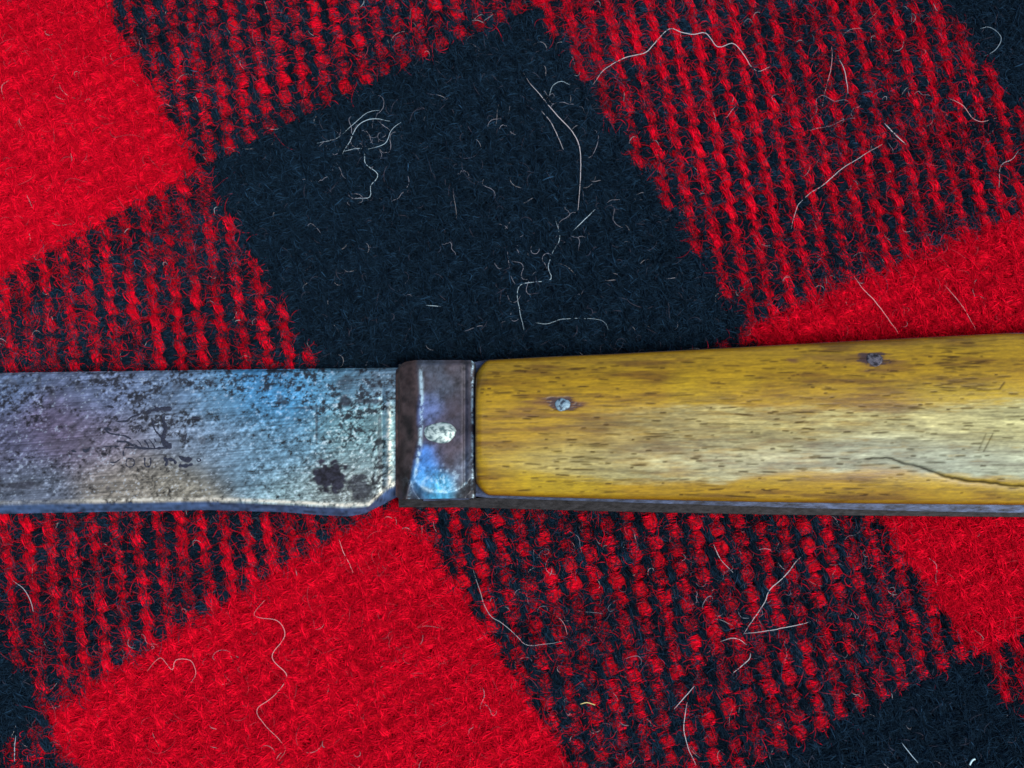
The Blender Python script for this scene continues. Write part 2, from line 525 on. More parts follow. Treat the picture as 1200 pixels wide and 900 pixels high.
# ---- blade
Z_BL = 28.0
b_top = pl([(-430, 520), (-400, 492), (-340, 462), (-260, 446), (-120, 439), (0, 436.5), (250, 433), (466, 430.5), (470, 430.5)])
b_bot = pl([(-430, 522), (-410, 545), (-370, 575), (-300, 595), (-180, 603), (0, 602), (120, 599.5), (240, 597.5), (330, 600), (375, 603.5), (405, 605), (425, 602), (445, 592), (470, 578.5)])
b_edge = pl([(-430, 521), (-410, 538), (-370, 564), (-300, 582), (-180, 590), (0, 591), (120, 588.5), (240, 586.5), (330, 590), (375, 592.5), (405, 594), (432, 593), (455, 571), (463, 568.5), (470, 574)])
xs = np.concatenate([np.linspace(-430, -340, 40), np.arange(-336, -20, 4.0), np.arange(-16, 470.1, 1.0)])
nt_top = 168
tt = np.concatenate([np.linspace(0, 1, nt_top), np.array([0.25, 0.5, 0.75, 1.0])])
isb = np.arange(len(tt)) >= nt_top
XP = np.repeat(xs[:, None], len(tt), 1)
te, be, ee = b_top(xs)[:, None], b_bot(xs)[:, None], b_edge(xs)[:, None]
YP = np.where(isb[None], ee+(be-ee)*tt[None], te+(ee-te)*tt[None])
zz = np.full(XP.shape, Z_BL)
zz -= np.where(isb[None], 11*tt[None], 0)
zz -= 3.0*np.exp(-((YP-te)/2.0)**2)                                     # rounded upper arris
zz += 1.2*np.exp(-((XP-456)/3.5)**2)*smooth(455, 480, YP)                 # worn ridge by the tang
zz -= 1.6*np.exp(-((XP-448)/3.0)**2)*smooth(445, 470, YP)
tint = rbf(XP, YP, [(-200, 520, (120, 135, 160)), (0, 450, (104, 128, 165)), (0, 520, (112, 112, 145)), (30, 575, (118, 130, 148)), (75, 500, (126, 108, 142)),
    (120, 460, (112, 132, 168)), (150, 565, (166, 154, 130)), (120, 520, (135, 125, 145)), (200, 500, (128, 140, 160)), (200, 450, (108, 138, 172)),
    (210, 575, (168, 160, 134)), (250, 520, (122, 150, 170)), (250, 470, (100, 155, 185)), (310, 445, (66, 140, 188)), (340, 470, (72, 148, 190)),
    (300, 540, (118, 158, 178)), (340, 520, (110, 160, 185)), (390, 440, (88, 148, 175)), (430, 445, (96, 122, 140)), (410, 500, (120, 172, 178)),
    (430, 530, (140, 172, 172)), (350, 575, (140, 172, 172)), (400, 580, (165, 175, 165)), (440, 560, (140, 155, 155)), (455, 520, (130, 180, 185))], (42, 30))
f1 = fbm(XP, YP, 9, 7, 101, 4, 0.65)
f2 = fbm(XP+0.35*YP, YP-0.3*XP, 3.4, 2.8, 131, 3, 0.75)
f3 = fbm(XP, YP, 60, 40, 151, 3)
dsat = (0.04+0.2*smooth(300, 160, XP))[..., None]
tint = (1-dsat)*tint + dsat*tint.mean(-1, keepdims=True)
patch = smooth(0.35, 0.65, fbm(XP, YP, 34, 26, 161, 3))
cl = 0.56*tint*np.clip(1+1.4*(f1-0.5)+(0.6+2.0*patch)*(f2-0.5), 0.2, 2.1)[..., None]
hs_ = fbm(XP*0.996-YP*0.087, YP*0.996+XP*0.087, 70, 1.6, 175, 3, 0.7)      # fine lengthwise grinding scratches
cl = cl*np.clip(1+1.7*(hs_-0.5), 0.5, 1.6)[..., None]
cl = cl*(0.86+0.28*f3)[..., None]
# diagonal polishing scuffs
sc = fbm(XP*0.75-YP*0.66, XP*0.66+YP*0.75, 26, 2.6, 171, 3, 0.6)
cl = cl*np.clip(1+1.2*(sc-0.5), 0.5, 1.5)[..., None]
# pale worn sparkle near the tang
sp = smooth(0.60, 0.72, f2)*smooth(330, 400, XP)*smooth(455, 500, YP)
cl = cl*(1-0.5*sp[..., None]) + 0.5*sp[..., None]*lin((205, 220, 212))
sp2 = smooth(0.68, 0.76, f2)*0.4
cl = cl*(1-sp2[..., None]) + sp2[..., None]*lin((190, 205, 215))
# pits and dark corrosion, thicker along the upper edge and by the tang
dens = 0.55*np.exp(-((YP-450)/22)**2) + 0.9*np.exp(-((XP-410)/38)**2)*np.exp(-((YP-478)/40)**2) + 0.75*np.exp(-((XP-185)/50)**2-((YP-505)/32)**2) \
    + 0.5*np.exp(-((XP-445)/10)**2) + 0.45*np.exp(-((XP-20)/40)**2-((YP-500)/50)**2) + 0.3*np.exp(-((XP-100)/40)**2-((YP-530)/30)**2)
dens = np.where(isb[None], 0.1, dens)
pv_ = f2*0.5+f1*0.5; pv_ = -(pv_-pv_.mean())/pv_.std()
dens = (dens+0.22*smooth(500, 450, YP)+0.12)*(0.4+1.15*patch)
pit = smooth(0.0, 0.4, pv_ - (2.3-2.1*np.clip(dens, 0, 1.05)))
def blot(cx, cy, rx, ry, rough=0.35, seed=201, k=4.0):
    d = np.hypot((XP-cx)/rx, (YP-cy)/ry) + rough*2*(fbm(XP, YP, 8, 6, seed, 3, 0.6)-0.5)
    return smooth(1.0+1/k, 1.0-1/k, d)
st = np.zeros(XP.shape)
for (cx, cy, rx, ry, s) in [(378, 559, 11, 19, 1), (393, 557, 13, 16, 1), (391, 575, 12, 5, .6), (421, 572, 12, 15, .85), (436, 585, 16, 5, .5), (404, 470, 9, 6, .9), (430, 470, 18, 3, .8), (331, 471, 8, 3, .8),
        (328, 466, 4, 4, .7), (28, 569, 19, 5, .75), (5, 572, 10, 4, .5), (405, 449, 9, 9, .5), (440, 450, 8, 12, .4), (46, 452, 3, 12, .6), (61, 461, 4, 9, .6), (12, 447, 9, 4, .6), (113, 443, 6, 5, .6),
        (140, 444, 3, 4, .6), (93, 453, 4, 5, .5), (248, 447, 4, 8, .5), (207, 452, 5, 7, .5), (445, 520, 3, 40, .65), (85, 503, 5, 8, .5), (100, 523, 8, 9, .5), (62, 520, 9, 8, .45), (3, 535, 9, 7, .6),
        (93, 556, 3, 5, .6), (237, 516, 4, 5, .55), (217, 510, 2, 8, .6), (232, 490, 6, 3, .55), (126, 572, 3, 3, .6), (371, 495, 1.5, 26, .7), (358, 478, 16, 1.5, .6)]:
    st = np.maximum(st, s*blot(cx, cy, rx, ry, 0.85 if rx > 8 and ry > 10 else 0.5 if rx > 5 else 0.25, 201 if cx != 393 else 215))
dark = np.clip(np.maximum(pit*0.85, st), 0, 1)*np.where(isb[None], 0.5, 1)
pitc = lin((34, 35, 45))*np.clip(1+2.5*(f2-0.5)+1.5*(f1-0.5), 0.3, 2)[..., None]
cl = cl*(1-dark[..., None]) + pitc*dark[..., None]
# worn bright arris above the bevel, and ridge by the tang
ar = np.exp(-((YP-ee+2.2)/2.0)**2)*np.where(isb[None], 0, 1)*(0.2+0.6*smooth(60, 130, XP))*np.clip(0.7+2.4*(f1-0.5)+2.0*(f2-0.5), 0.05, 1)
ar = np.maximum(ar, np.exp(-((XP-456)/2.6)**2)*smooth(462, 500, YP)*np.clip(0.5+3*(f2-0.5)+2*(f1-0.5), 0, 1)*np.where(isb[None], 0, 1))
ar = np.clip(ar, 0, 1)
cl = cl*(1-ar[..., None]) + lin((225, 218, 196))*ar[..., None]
bev = lin((64, 86, 120))*np.clip(1+2.2*(fbm(XP, YP, 26, 3, 191, 4, 0.65)-0.5)+1.2*(fbm(XP, YP, 5, 2, 193, 2)-0.5), 0.3, 1.9)[..., None]  # blue sky reflection painted into the bevel colour
cl = np.where(isb[None, :, None], bev*(1-0.5*dark[..., None]), cl)
bare = np.clip(1-dark*0.9, 0, 1)
zz = zz - 0.22*dark*np.where(isb[None], 0, 1)
X, Y = W(XP, YP, Z_BL)
blade = grid_solid('blade', X, Y, zz, 12.0, M_STEEL, knife, np.concatenate([cl, bare[..., None]], -1), lin((70, 80, 100)))

# ---- maker's mark etched into the blade (worn, only part of it legible)
M_ETCH = plain('etched_steel', lin((38, 42, 55)), 0.65, 0.15, 0.15, 0.7, 7000, 0.5)
def strokes(name, polys, parent, z, mat, seed, base_w=2.0, h=0.45):
    r = np.random.default_rng(seed)
    V, F = [], []
    for pts, wd in polys:
        p = np.array(pts, float)
        d = np.r_[0, np.cumsum(np.hypot(*np.diff(p, axis=0).T))]
        m = max(4, int(d[-1]/1.5))
        s = np.linspace(0, d[-1], m)
        q = np.stack([np.interp(s, d, p[:, 0]), np.interp(s, d, p[:, 1])], -1)
        if m > 6:
            for _ in range(2): q[1:-1] = (q[:-2]+2*q[1:-1]+q[2:])/4
        t = np.gradient(q, axis=0); t /= np.linalg.norm(t, axis=1)[:, None]+1e-9
        nn = np.stack([t[:, 1], -t[:, 0]], -1)
        w = wd*0.5*np.clip(0.15+1.5*fbm(np.arange(m)*1.0, np.full(m, float(len(V) % 97)), 2.4, 1, seed+5, 3, 0.7)*(0.6+0.8*r.random(m)), 0.12, 1.4)*np.clip(np.minimum(s, d[-1]-s)/1.5+0.35, 0, 1)
        a = q+nn*w[:, None]; b = q-nn*w[:, None]
        k = len(V)
        for (pa, pb) in zip(a, b):
            xa, ya = W(pa[0], pa[1], z); xb, yb = W(pb[0], pb[1], z)
            V += [(xa, ya, z+h*0.4), ((xa+xb)/2, (ya+yb)/2, z+h), (xb, yb, z+h*0.4), (xa, ya, z-0.8), (xb, yb, z-0.8)]
        for i in range(m-1):
            o0, o1 = k+5*i, k+5*(i+1)
            F += [(o0, o0+1, o1+1, o1), (o0+1, o0+2, o1+2, o1+1), (o0+3, o0, o1, o1+3), (o0+2, o0+4, o1+4, o1+2), (o0+4, o0+3, o1+3, o1+4)]
        F += [(k, k+3, k+4, k+2, k+1), (k+5*(m-1), k+5*(m-1)+1, k+5*(m-1)+2, k+5*(m-1)+4, k+5*(m-1)+3)]
    return mesh_obj(name, V, F, mat, parent, False)
def zpt(px, py, x0=70, y0=460, s=190/1200):    # points read off an enlarged detail
    return (x0+px*s, y0+py*s)
emb = [([(420, 215), (500, 212), (530, 180), (590, 165), (620, 130)], 2.2), ([(640, 150), (690, 130), (760, 120), (830, 120)], 4.5), ([(700, 100), (735, 135), (760, 105)], 2.5),
    ([(330, 260), (360, 300), (420, 312), (480, 318), (530, 345)], 2.4), ([(330, 262), (385, 278)], 3.2), ([(690, 205), (695, 260), (720, 300), (740, 312)], 2.0), ([(775, 170), (765, 215), (790, 255)], 3.6),
    ([(785, 240), (775, 300), (760, 350), (790, 390), (830, 400)], 5.5), ([(730, 310), (770, 345)], 3), ([(420, 360), (500, 365), (545, 395), (600, 410)], 3.0), ([(570, 350), (600, 380), (612, 410)], 1.8),
    ([(625, 352), (650, 380), (660, 410)], 2.0), ([(660, 345), (690, 380), (705, 412)], 2.0), ([(700, 340), (715, 370)], 1.8), ([(480, 405), (560, 412), (690, 415), (830, 405)], 2.6), ([(320, 400), (440, 398)], 1.2),
    ([(560, 255), (610, 245), (580, 290)], 1.6), ([(545, 380), (580, 400)], 2), ([(350, 100), (400, 110)], 4.0), ([(470, 430), (472, 470)], 2.0), ([(940, 300), (925, 360)], 1.4), ([(980, 185), (1040, 190)], 3.2)]
strokes('emblem_stamp', [([zpt(*p) for p in pts], w) for pts, w in emb], blade, Z_BL, M_ETCH, 3)
def letter(pts, w=1.3): strokes('stamped_letter', [([zpt(*p) for p in q], w) for q in pts], blade, Z_BL, M_ETCH, 5)
letter([[(500, 490), (545, 488), (556, 515), (545, 548), (500, 553), (487, 525), (500, 490)]])                  # O
letter([[(630, 480), (628, 535), (638, 552), (662, 552), (674, 535), (674, 480)]], 1.7)            # U
strokes('stamp_residue', [([zpt(*p) for p in q], w) for q, w in [([(770, 480), (800, 510), (780, 545)], 4.0), ([(800, 490), (850, 500), (860, 530)], 4.5), ([(880, 470), (930, 500), (980, 490)], 5.0), ([(880, 540), (930, 545), (985, 530)], 4.0),
    ([(1015, 490), (1045, 488), (1045, 512), (1015, 510), (1015, 490)], 1.5), ([(370, 515), (410, 520), (450, 490)], 2.0), ([(380, 545), (410, 535)], 1.6), ([(170, 420), (200, 440), (230, 400)], 3.0), ([(85, 430), (125, 440)], 2.5)]],
    blade, Z_BL, M_ETCH, 9)

# ---- liners and back spring
M_LINER = plain('dull_liner_steel', lin((40, 50, 70)), 0.45, 0.45, 0.3, 1.2, 2600, 0.3, (0.3, 1, 1))
M_SPRING = plain('dark_spring_steel', lin((24, 24, 26)), 0.55, 0.3, 0.2, 1.6, 2600, 0.5, (0.4, 1, 1))
def plate(name, x0, top, bot, z0, z1, mat, zref, nx=130, x1=H_END):
    xs = np.linspace(x0, x1, nx)
    t = np.linspace(0, 1, 7)
    XP = np.repeat(xs[:, None], 7, 1)
    YP = top(xs)[:, None]*(1-t)[None]+bot(xs)[:, None]*t[None]
    X, Y = W(XP, YP, zref)
    Z = np.full(XP.shape, z1)
    Z[:, 0] -= 0.8; Z[:, -1] -= 0.8
    return grid_solid(name, X, Y, Z, z0, mat, knife)
pro = pl([(470, 3.5), (560, 3.5), (700, 3.5), (900, 6), (1100, 9), (1250, 9.5), (1640, 6)])
l_top = lambda x: np.where(x < 560, 424, sc_top(np.maximum(x, 557))+1.5)
bolb = pl([(470, 584), (557, 581)])
l_bot = lambda x: np.where(x < 557, bolb(x)+4, sc_bot(np.maximum(x, 557))+pro(x))
plate('liner', 496, l_top, l_bot, 32.2, 38.0, M_LINER, 38)
s_bot = lambda x: np.where(x < 557, 594.5+0.002*(x-470), pl([(557, 595), (700, 599), (900, 603), (1200, 606), (1350, 605), (1480, 598), (1570, 583), (1615, 556), (1632, 533), (1640, 512)])(x))
plate('back_spring', 468, lambda x: l_top(x)+4, s_bot, 8.2, 32.0, M_SPRING, 24, x1=H_END-6)
plate('back_liner', 474, l_top, l_bot, 2.0, 8.0, M_LINER, 38)

# ---- bolster: plateau with a hollow ramp towards the blade and a scooped lower edge
Z_BO = 52.0
xs = np.arange(461.0, 557.6, 1.0); ys = np.linspace(0, 1, 165)
XP = np.repeat(xs[:, None], len(ys), 1)
tl = 421.5 + 9*np.clip((474-xs)/13, 0, 1)**2 + 4*np.clip((xs-551)/5, 0, 1)**2
bl = 585 - 0.02*(xs-470) - 5*np.clip((470-xs)/9, 0, 1)**2
YP = tl[:, None]*(1-ys)[None]+bl[:, None]*ys[None]
ridge = np.interp(YP, [420, 470, 520, 560, 585], [490, 492, 490, 484, 476])
ramp_ = smooth(0, 1, (XP-461)/(ridge-461))
zz = 30 + (Z_BO-30)*ramp_**0.9
lip = 577.5 - 17*np.clip(np.abs(XP-517)/34, 0, 1)**3            # scooped lower rim
zz -= np.clip(YP-lip, 0, 14)*0.85*smooth(474, 492, XP)
zz = np.maximum(zz, 29.5)
zz -= 3.5*np.exp(-((YP-tl[:, None])/3.0)**2)
zz -= 3.0*np.exp(-((XP-557.5)/1.6)**2)
zz -= 1.6*np.exp(-((XP-545)/2.2)**2)
f1 = fbm(XP, YP, 8, 8, 301, 4, 0.65); f2 = fbm(XP, YP, 4, 4, 331, 3, 0.7); f3 = fbm(XP, YP, 24, 30, 351, 3)
cb = rbf(XP, YP, [(475, 450, (66, 52, 54)), (475, 520, (62, 50, 52)), (472, 575, (72, 62, 62)), (500, 440, (88, 92, 106)), (520, 455, (80, 86, 100)), (540, 440, (84, 78, 86)), (505, 480, (78, 92, 132)), (535, 480, (74, 68, 80)),
    (500, 545, (52, 104, 168)), (495, 565, (70, 140, 190)), (515, 573, (72, 160, 196)), (525, 535, (88, 76, 86)), (540, 550, (86, 94, 112)), (520, 500, (74, 70, 86)), (545, 575, (82, 78, 82)), (480, 583, (66, 52, 52))], (15, 16))  # blue points are sheen painted into the steel colour
brn = smooth(1, -5, XP-ridge)  # slope towards the blade: its dark reflection painted in as brown
cb = cb*np.array([0.93, 1.0, 1.0])*(0.55+0.45*smooth(0.02, 0.16, cb[..., 2]-cb[..., 0]))[..., None]
cb = cb*(1-brn[..., None])+(lin((40, 29, 27))+(lin((74, 60, 58))-lin((40, 29, 27)))*smooth(0.3, 0.7, f3)[..., None])*brn[..., None]
cb = cb*np.clip(1+2.0*(f1-0.5)+1.2*(f2-0.5), 0.3, 2)[..., None]
hi = np.exp(-((XP-ridge-2.5)/2.0)**2)*np.clip(0.45+3.2*(f2-0.5)+2*(f3-0.5), 0, 1)*smooth(425, 440, YP)*(1-smooth(545, 580, YP)*0.6)  # highlights on the ridge and lower rim, painted into the colour
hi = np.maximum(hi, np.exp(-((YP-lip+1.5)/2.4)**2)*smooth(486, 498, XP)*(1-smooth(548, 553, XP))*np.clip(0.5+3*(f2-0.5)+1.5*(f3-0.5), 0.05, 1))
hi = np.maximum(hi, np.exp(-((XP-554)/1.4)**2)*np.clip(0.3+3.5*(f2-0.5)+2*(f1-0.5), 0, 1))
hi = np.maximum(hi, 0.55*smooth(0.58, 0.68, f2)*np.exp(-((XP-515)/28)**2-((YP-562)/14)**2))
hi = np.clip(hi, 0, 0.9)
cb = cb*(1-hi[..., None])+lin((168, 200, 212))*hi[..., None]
rust = smooth(0.55, 0.7, f3)*0.5*(1-ramp_*0.6)
cb = cb*(1-rust[..., None])+lin((62, 44, 42))*rust[..., None]
X, Y = W(XP, YP, Z_BO)
bare = np.clip(0.35+0.5*ramp_+0.3*hi-0.5*rust, 0, 1)
bolster = grid_solid('bolster', X, Y, zz, 28.5, M_STEEL, knife, np.concatenate([cb, bare[..., None]], -1), lin((60, 56, 60)))
# rivet: a pale peened oval
def dome(name, cx, cy, rx, ry, z, h, cfun, parent, mat, seed, rot=0.0, base=None):
    rr = np.linspace(0, 1, 12); aa = np.linspace(0, 2*np.pi, 37)[:-1]
    V = [(cx, cy, 1.0)]; 
    for r in rr[1:]:
        for a in aa:
            wob = 1+0.04*math.sin(3*a+seed)+0.03*math.sin(5*a+2*seed)
            dx, dy = rx*r*wob*math.cos(a), ry*r*wob*math.sin(a)
            V.append((cx+dx*math.cos(rot)-dy*math.sin(rot), cy+dx*math.sin(rot)+dy*math.cos(rot), r))
    V = np.array(V); V[0, 2] = 0
    F = [(0, 1+(i+1) % 36, 1+i) for i in range(36)]
    for j in range(len(rr)-2):
        for i in range(36):
            a, b = 1+j*36+i, 1+j*36+(i+1) % 36
            F.append((a, b, b+36, a+36))
    nn = fbm(V[:, 0], V[:, 1], 3, 3, seed*7+11, 3, 0.75)
    zb = np.full(len(V), z) if base is None else np.array([base(p[0], p[1]) for p in V])+z
    Z = zb+h*(1-V[:, 2]**2.4)+0.5*(nn-0.5)+0.5 - np.where(V[:, 2] > 0.99, 2.5, 0)
    X, Y = W(V[:, 0], V[:, 1], z if base is None else Z_SC)
    me = mesh_obj(name, np.stack([X, Y, Z], -1), F, mat, parent, True, cfun(nn, V[:, 2]))
    return me
def pin_col(base, dk):
    def f(nn, r):
        k = np.clip(smooth(0.35, 0.6, nn), 0, 1)[:, None]
        c = lin(dk)*(1-k)+lin(base)*k
        return np.concatenate([c, np.full((len(nn), 1), 0.8)], 1)
    return f
dome('rivet', 516, 507, 20, 13, Z_BO, 2.2, pin_col((172, 190, 184), (70, 92, 94)), bolster, M_STEEL, 4, -0.03)

# ---- handle scale
Z_ED, CROWN = 51.0, 22.0
xs = np.concatenate([np.arange(557.0, 575, 0.8), np.arange(575, 1216, 1.25), np.linspace(1218, H_END, 90)])
nyy = 200
t = np.linspace(0, 1, nyy)
t = 0.5-0.5*np.cos(np.pi*t)*(1-0.35*np.sin(np.pi*t)**2)          # finer towards the edges
XP = np.repeat(xs[:, None], nyy, 1)
cut = 16*np.clip((573-xs)/16, 0, 1)**1.7
tp, bp = sc_top(xs)+cut*0.95, sc_bot(xs)-cut*0.8
YP = tp[:, None]*(1-t)[None]+bp[:, None]*t[None]
prof = 1-np.abs(2*t-1)**3.4
zz = Z_ED + CROWN*prof[None]*np.ones_like(XP)
endf = np.clip((XP-557)/8, 0, 1); zz -= 6*(1-np.sqrt(1-(1-endf)**2))
edge_d = np.minimum(YP-tp[:, None], bp[:, None]-YP)
zz -= 3.5*np.exp(-edge_d/1.8)
tail = np.clip((H_END-XP)/60, 0, 1); zz -= 18*(1-np.sqrt(np.clip(1-(1-tail)**2, 0, 1)))
f1 = fbm(XP, YP, 70, 8, 401, 4, 0.6); f2 = fbm(XP, YP, 22, 3, 431, 3, 0.65); f3 = fbm(XP, YP, 160, 60, 451, 3)
amber = lin((143, 112, 5)); ambd = lin((104, 74, 5)); yel = lin((156, 132, 12))
cw = ambd+(amber-ambd)*smooth(0.25, 0.6, f1)[..., None]
cw = cw+(yel-cw)*(smooth(0.5, 0.75, f3)*0.7)[..., None]
f4 = fbm(XP+3*np.sin(YP*0.13), YP+0.02*XP, 34, 1.7, 471, 3, 0.7); f5 = fbm(XP, YP, 5, 1.5, 481, 2, 0.7)
cw = cw*np.clip(1+0.8*(f4-0.5)+0.5*(f5-0.5), 0.45, 1.6)[..., None]
# paler, greyish band along the crown; ragged, following the grain
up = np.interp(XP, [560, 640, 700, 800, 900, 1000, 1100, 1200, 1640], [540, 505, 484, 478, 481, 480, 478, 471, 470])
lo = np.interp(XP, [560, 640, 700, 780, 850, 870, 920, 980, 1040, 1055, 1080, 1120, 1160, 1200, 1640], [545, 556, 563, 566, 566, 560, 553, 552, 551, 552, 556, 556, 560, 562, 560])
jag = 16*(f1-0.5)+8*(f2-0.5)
paled = smooth(-7, 9, YP-up+jag)*smooth(-4, 5, lo-YP+jag*0.45)*smooth(575, 800, XP+60*(f3-0.5)*2)
paled *= 0.55+0.6*smooth(0.3, 0.65, f2*0.5+f3*0.5)
paled = np.clip(paled, 0, 1)*0.86
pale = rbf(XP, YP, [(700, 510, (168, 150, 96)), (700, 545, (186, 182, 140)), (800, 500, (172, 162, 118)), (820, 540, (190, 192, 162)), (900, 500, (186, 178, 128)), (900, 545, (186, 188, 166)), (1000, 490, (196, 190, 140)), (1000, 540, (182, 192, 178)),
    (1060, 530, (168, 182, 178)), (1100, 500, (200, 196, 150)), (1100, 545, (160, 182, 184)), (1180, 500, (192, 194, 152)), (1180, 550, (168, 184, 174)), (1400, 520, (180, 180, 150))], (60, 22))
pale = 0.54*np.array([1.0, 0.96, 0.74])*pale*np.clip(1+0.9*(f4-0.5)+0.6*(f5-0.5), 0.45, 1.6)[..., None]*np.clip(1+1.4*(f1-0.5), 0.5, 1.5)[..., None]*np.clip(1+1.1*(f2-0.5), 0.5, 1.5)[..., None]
cw = cw*(1-paled[..., None])+pale*paled[..., None]
# grime in the edges
gr = np.exp(-edge_d/3.5)*0.7+np.exp(-(XP-557)/2.0)*0.7
gr = np.clip(gr*(0.6+0.8*f1), 0, 0.9)*np.where(XP < 1500, 1, 0.8)
cw = cw*(1-gr[..., None])+lin((96, 58, 26))*gr[..., None]
# stain round the two pins
for (px, py, rx, ry, s) in [(655, 474, 46, 7, .75), (662, 474, 20, 9, .9), (610, 484, 34, 6, .45), (1025, 421, 19, 11, .85), (1000, 420, 60, 8, .5), (930, 422, 9, 3.5, .75), (1030, 428, 30, 12, .4)]:
    d = np.hypot((XP-px)/rx, (YP-py)/ry)+1.2*(f2-0.5)
    k = s*smooth(1.25, 0.3, d)
    cw = cw*(1-k[..., None])+lin((86, 52, 34))*k[..., None]
for (px, py) in [(659, 475), (1025, 421)]:
    d = np.hypot((XP-px)/17, (YP-py)/9.5)+1.6*(f2-0.5)+0.8*(f5-0.5)
    k = smooth(1.1, 0.75, d)
    cw = cw*(1-0.8*k[..., None])+lin((50, 38, 42))*0.8*k[..., None]
    zz -= 0.5*k
# pores of the grain: short dark checks sunk in the surface
pr = np.random.default_rng(77)
npores = 950
ppx = pr.uniform(562, 1560, npores); ppt = pr.uniform(0.03, 0.97, npores)
ppy = sc_top(ppx)*(1-ppt)+sc_bot(ppx)*ppt
pw = pr.gamma(1.6, 3.2, npores)+1.5; pd = pr.uniform(0.2, 1.0, npores)
extra = [(1100+pr.uniform(0, 55), 410+pr.uniform(0, 48), pr.uniform(6, 17), pr.uniform(.6, 1)) for _ in range(34)]
pores = list(zip(ppx, ppy, pw, pd))+extra
pore = np.zeros(XP.shape)
for (px, py, w_, s) in pores:
    i0, i1 = np.searchsorted(xs, [px-w_-1, px+w_+1])
    if i1 <= i0: continue
    dx = (XP[i0:i1]-px)/w_
    yy = py + 0.05*math.sin(px)*(XP[i0:i1]-px)
    val = s*np.exp(-((YP[i0:i1]-yy)/0.95)**2)*np.clip(1-dx**4, 0, 1)
    pore[i0:i1] = np.maximum(pore[i0:i1], val)
# two diagonal nicks, a curled scratch
def scratch(p0, p1, w_, s):
    p0, p1 = np.array(p0), np.array(p1)
    d = p1-p0; L2 = d@d
    k = np.clip(((XP-p0[0])*d[0]+(YP-p0[1])*d[1])/L2, 0, 1)
    dist = np.hypot(XP-p0[0]-k*d[0], YP-p0[1]-k*d[1])
    return s*np.exp(-(dist/w_)**2)
for a_ in [((1152, 509), (1144, 528), 1.0, .45), ((1160, 509), (1150, 529), 1.0, .6), ((1174, 449), (1168, 457), 1.1, .8), ((1168, 457), (1150, 458), .9, .6), ((1128, 454), (1150, 458), 1.0, .7)]:
    pore = np.maximum(pore, scratch(*a_))
cw = cw*(1-0.95*pore[..., None])+lin((46, 30, 20))*0.95*pore[..., None]
zz -= 0.25*pore
# the long drying crack at the lower right
ck = np.interp(XP, [985, 1035, 1050, 1075, 1100, 1130, 1165, 1200, 1300, 1420], [540, 537, 540, 547.5, 555.5, 562, 567, 570.5, 574, 572])
cwid = np.interp(XP, [985, 1035, 1050, 1075, 1100, 1150, 1200, 1300, 1420], [0.6, 0.9, 1.2, 1.5, 1.8, 1.4, 1.1, 1.0, 0.4])
cwid = cwid*(0.6+0.9*fbm(XP, 0*YP, 9, 1, 491, 2))
cd = YP-ck+2.4*(fbm(XP, 0*YP, 16, 1, 495, 3, 0.6)-0.5)*2*0.8
on = smooth(985, 1035, XP)*smooth(1430, 1400, XP)
crack = np.exp(-(cd/cwid)**2)*on
cw = cw*(1-0.93*crack[..., None])+lin((22, 16, 12))*0.93*crack[..., None]
liplt = np.exp(-((cd-4.2)/2.2)**2)*smooth(1050, 1075, XP)*smooth(1300, 1180, XP)*0.12
cw = cw*(1-liplt[..., None])+lin((208, 190, 150))*liplt[..., None]
zz -= 0.8*crack
zz -= 0.5*smooth(0, 2.0, cd)*np.exp(-np.clip(cd, 0, None)/9)*on
gl = np.clip(1-0.5*paled-0.9*pore, 0, 1)*(1-crack)
Z_SC = 66.0
X, Y = W(XP, YP, np.where(edge_d < 12, Z_SC-8*(1-edge_d/12), Z_SC))
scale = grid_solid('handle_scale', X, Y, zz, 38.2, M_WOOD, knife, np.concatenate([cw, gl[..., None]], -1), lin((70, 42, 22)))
def surf_z(px, py):
    i = np.searchsorted(xs, px); return float(zz[i, np.argmin(np.abs(YP[i]-py))])
dome('pin', 659, 475, 9.5, 8.0, 0.3, 0.8, pin_col((112, 138, 150), (40, 52, 64)), scale, M_STEEL, 2, 0.0, surf_z)
dome('pin', 1025.5, 421, 10.0, 9.0, 0.3, 0.8, pin_col((98, 94, 100), (34, 31, 36)), scale, M_STEEL, 3, 0.0, surf_z)

# ---- the far side of the handle, pressed into the cloth
def back_part(name, x0, x1, mat, zt, depth, colr):
    xs = np.linspace(x0, x1, 90); t = np.linspace(0, 1, 15)
    XP = np.repeat(xs[:, None], 15, 1)
    YP = (l_top(xs)+2)[:, None]*(1-t)[None]+(l_bot(xs)-pro(xs)-1)[:, None]*t[None]
    X, Y = W(XP, YP, 38)
    n, m = X.shape
    Zb = zt - depth*(0.5+0.5*(1-np.abs(2*t-1)**3))[None]*np.ones_like(X)
    o = grid_solid(name, X, Y, np.full(X.shape, zt), zt-3, mat, knife, np.tile(colr, (n, m, 1)))
    return o
back_part('back_scale', 557, H_END-2, M_WOOD, 1.8, 12, np.append(lin((150, 104, 30)), 0.8))
back_part('back_bolster', 474, 555, M_STEEL, 1.8, 12, np.append(lin((74, 66, 70)), 0.5))

# ------------------------------------------------------------------ stray hairs and lint lying on the cloth
def hair_mat(name, c, rough=0.5):
    m, nt, b = nodes_of(name)
    b.inputs['Base Color'].default_value = (*c, 1); b.inputs['Roughness'].default_value = rough
    return m
H_WHITE = hair_mat('white_hair', (0.42, 0.40, 0.41))
H_PINK = hair_mat('pinkish_hair', (0.62, 0.30, 0.30))
H_BLUE = hair_mat('bluish_hair', (0.34, 0.46, 0.52))
H_STRAW = hair_mat('straw_yellow', (0.62, 0.48, 0.16))

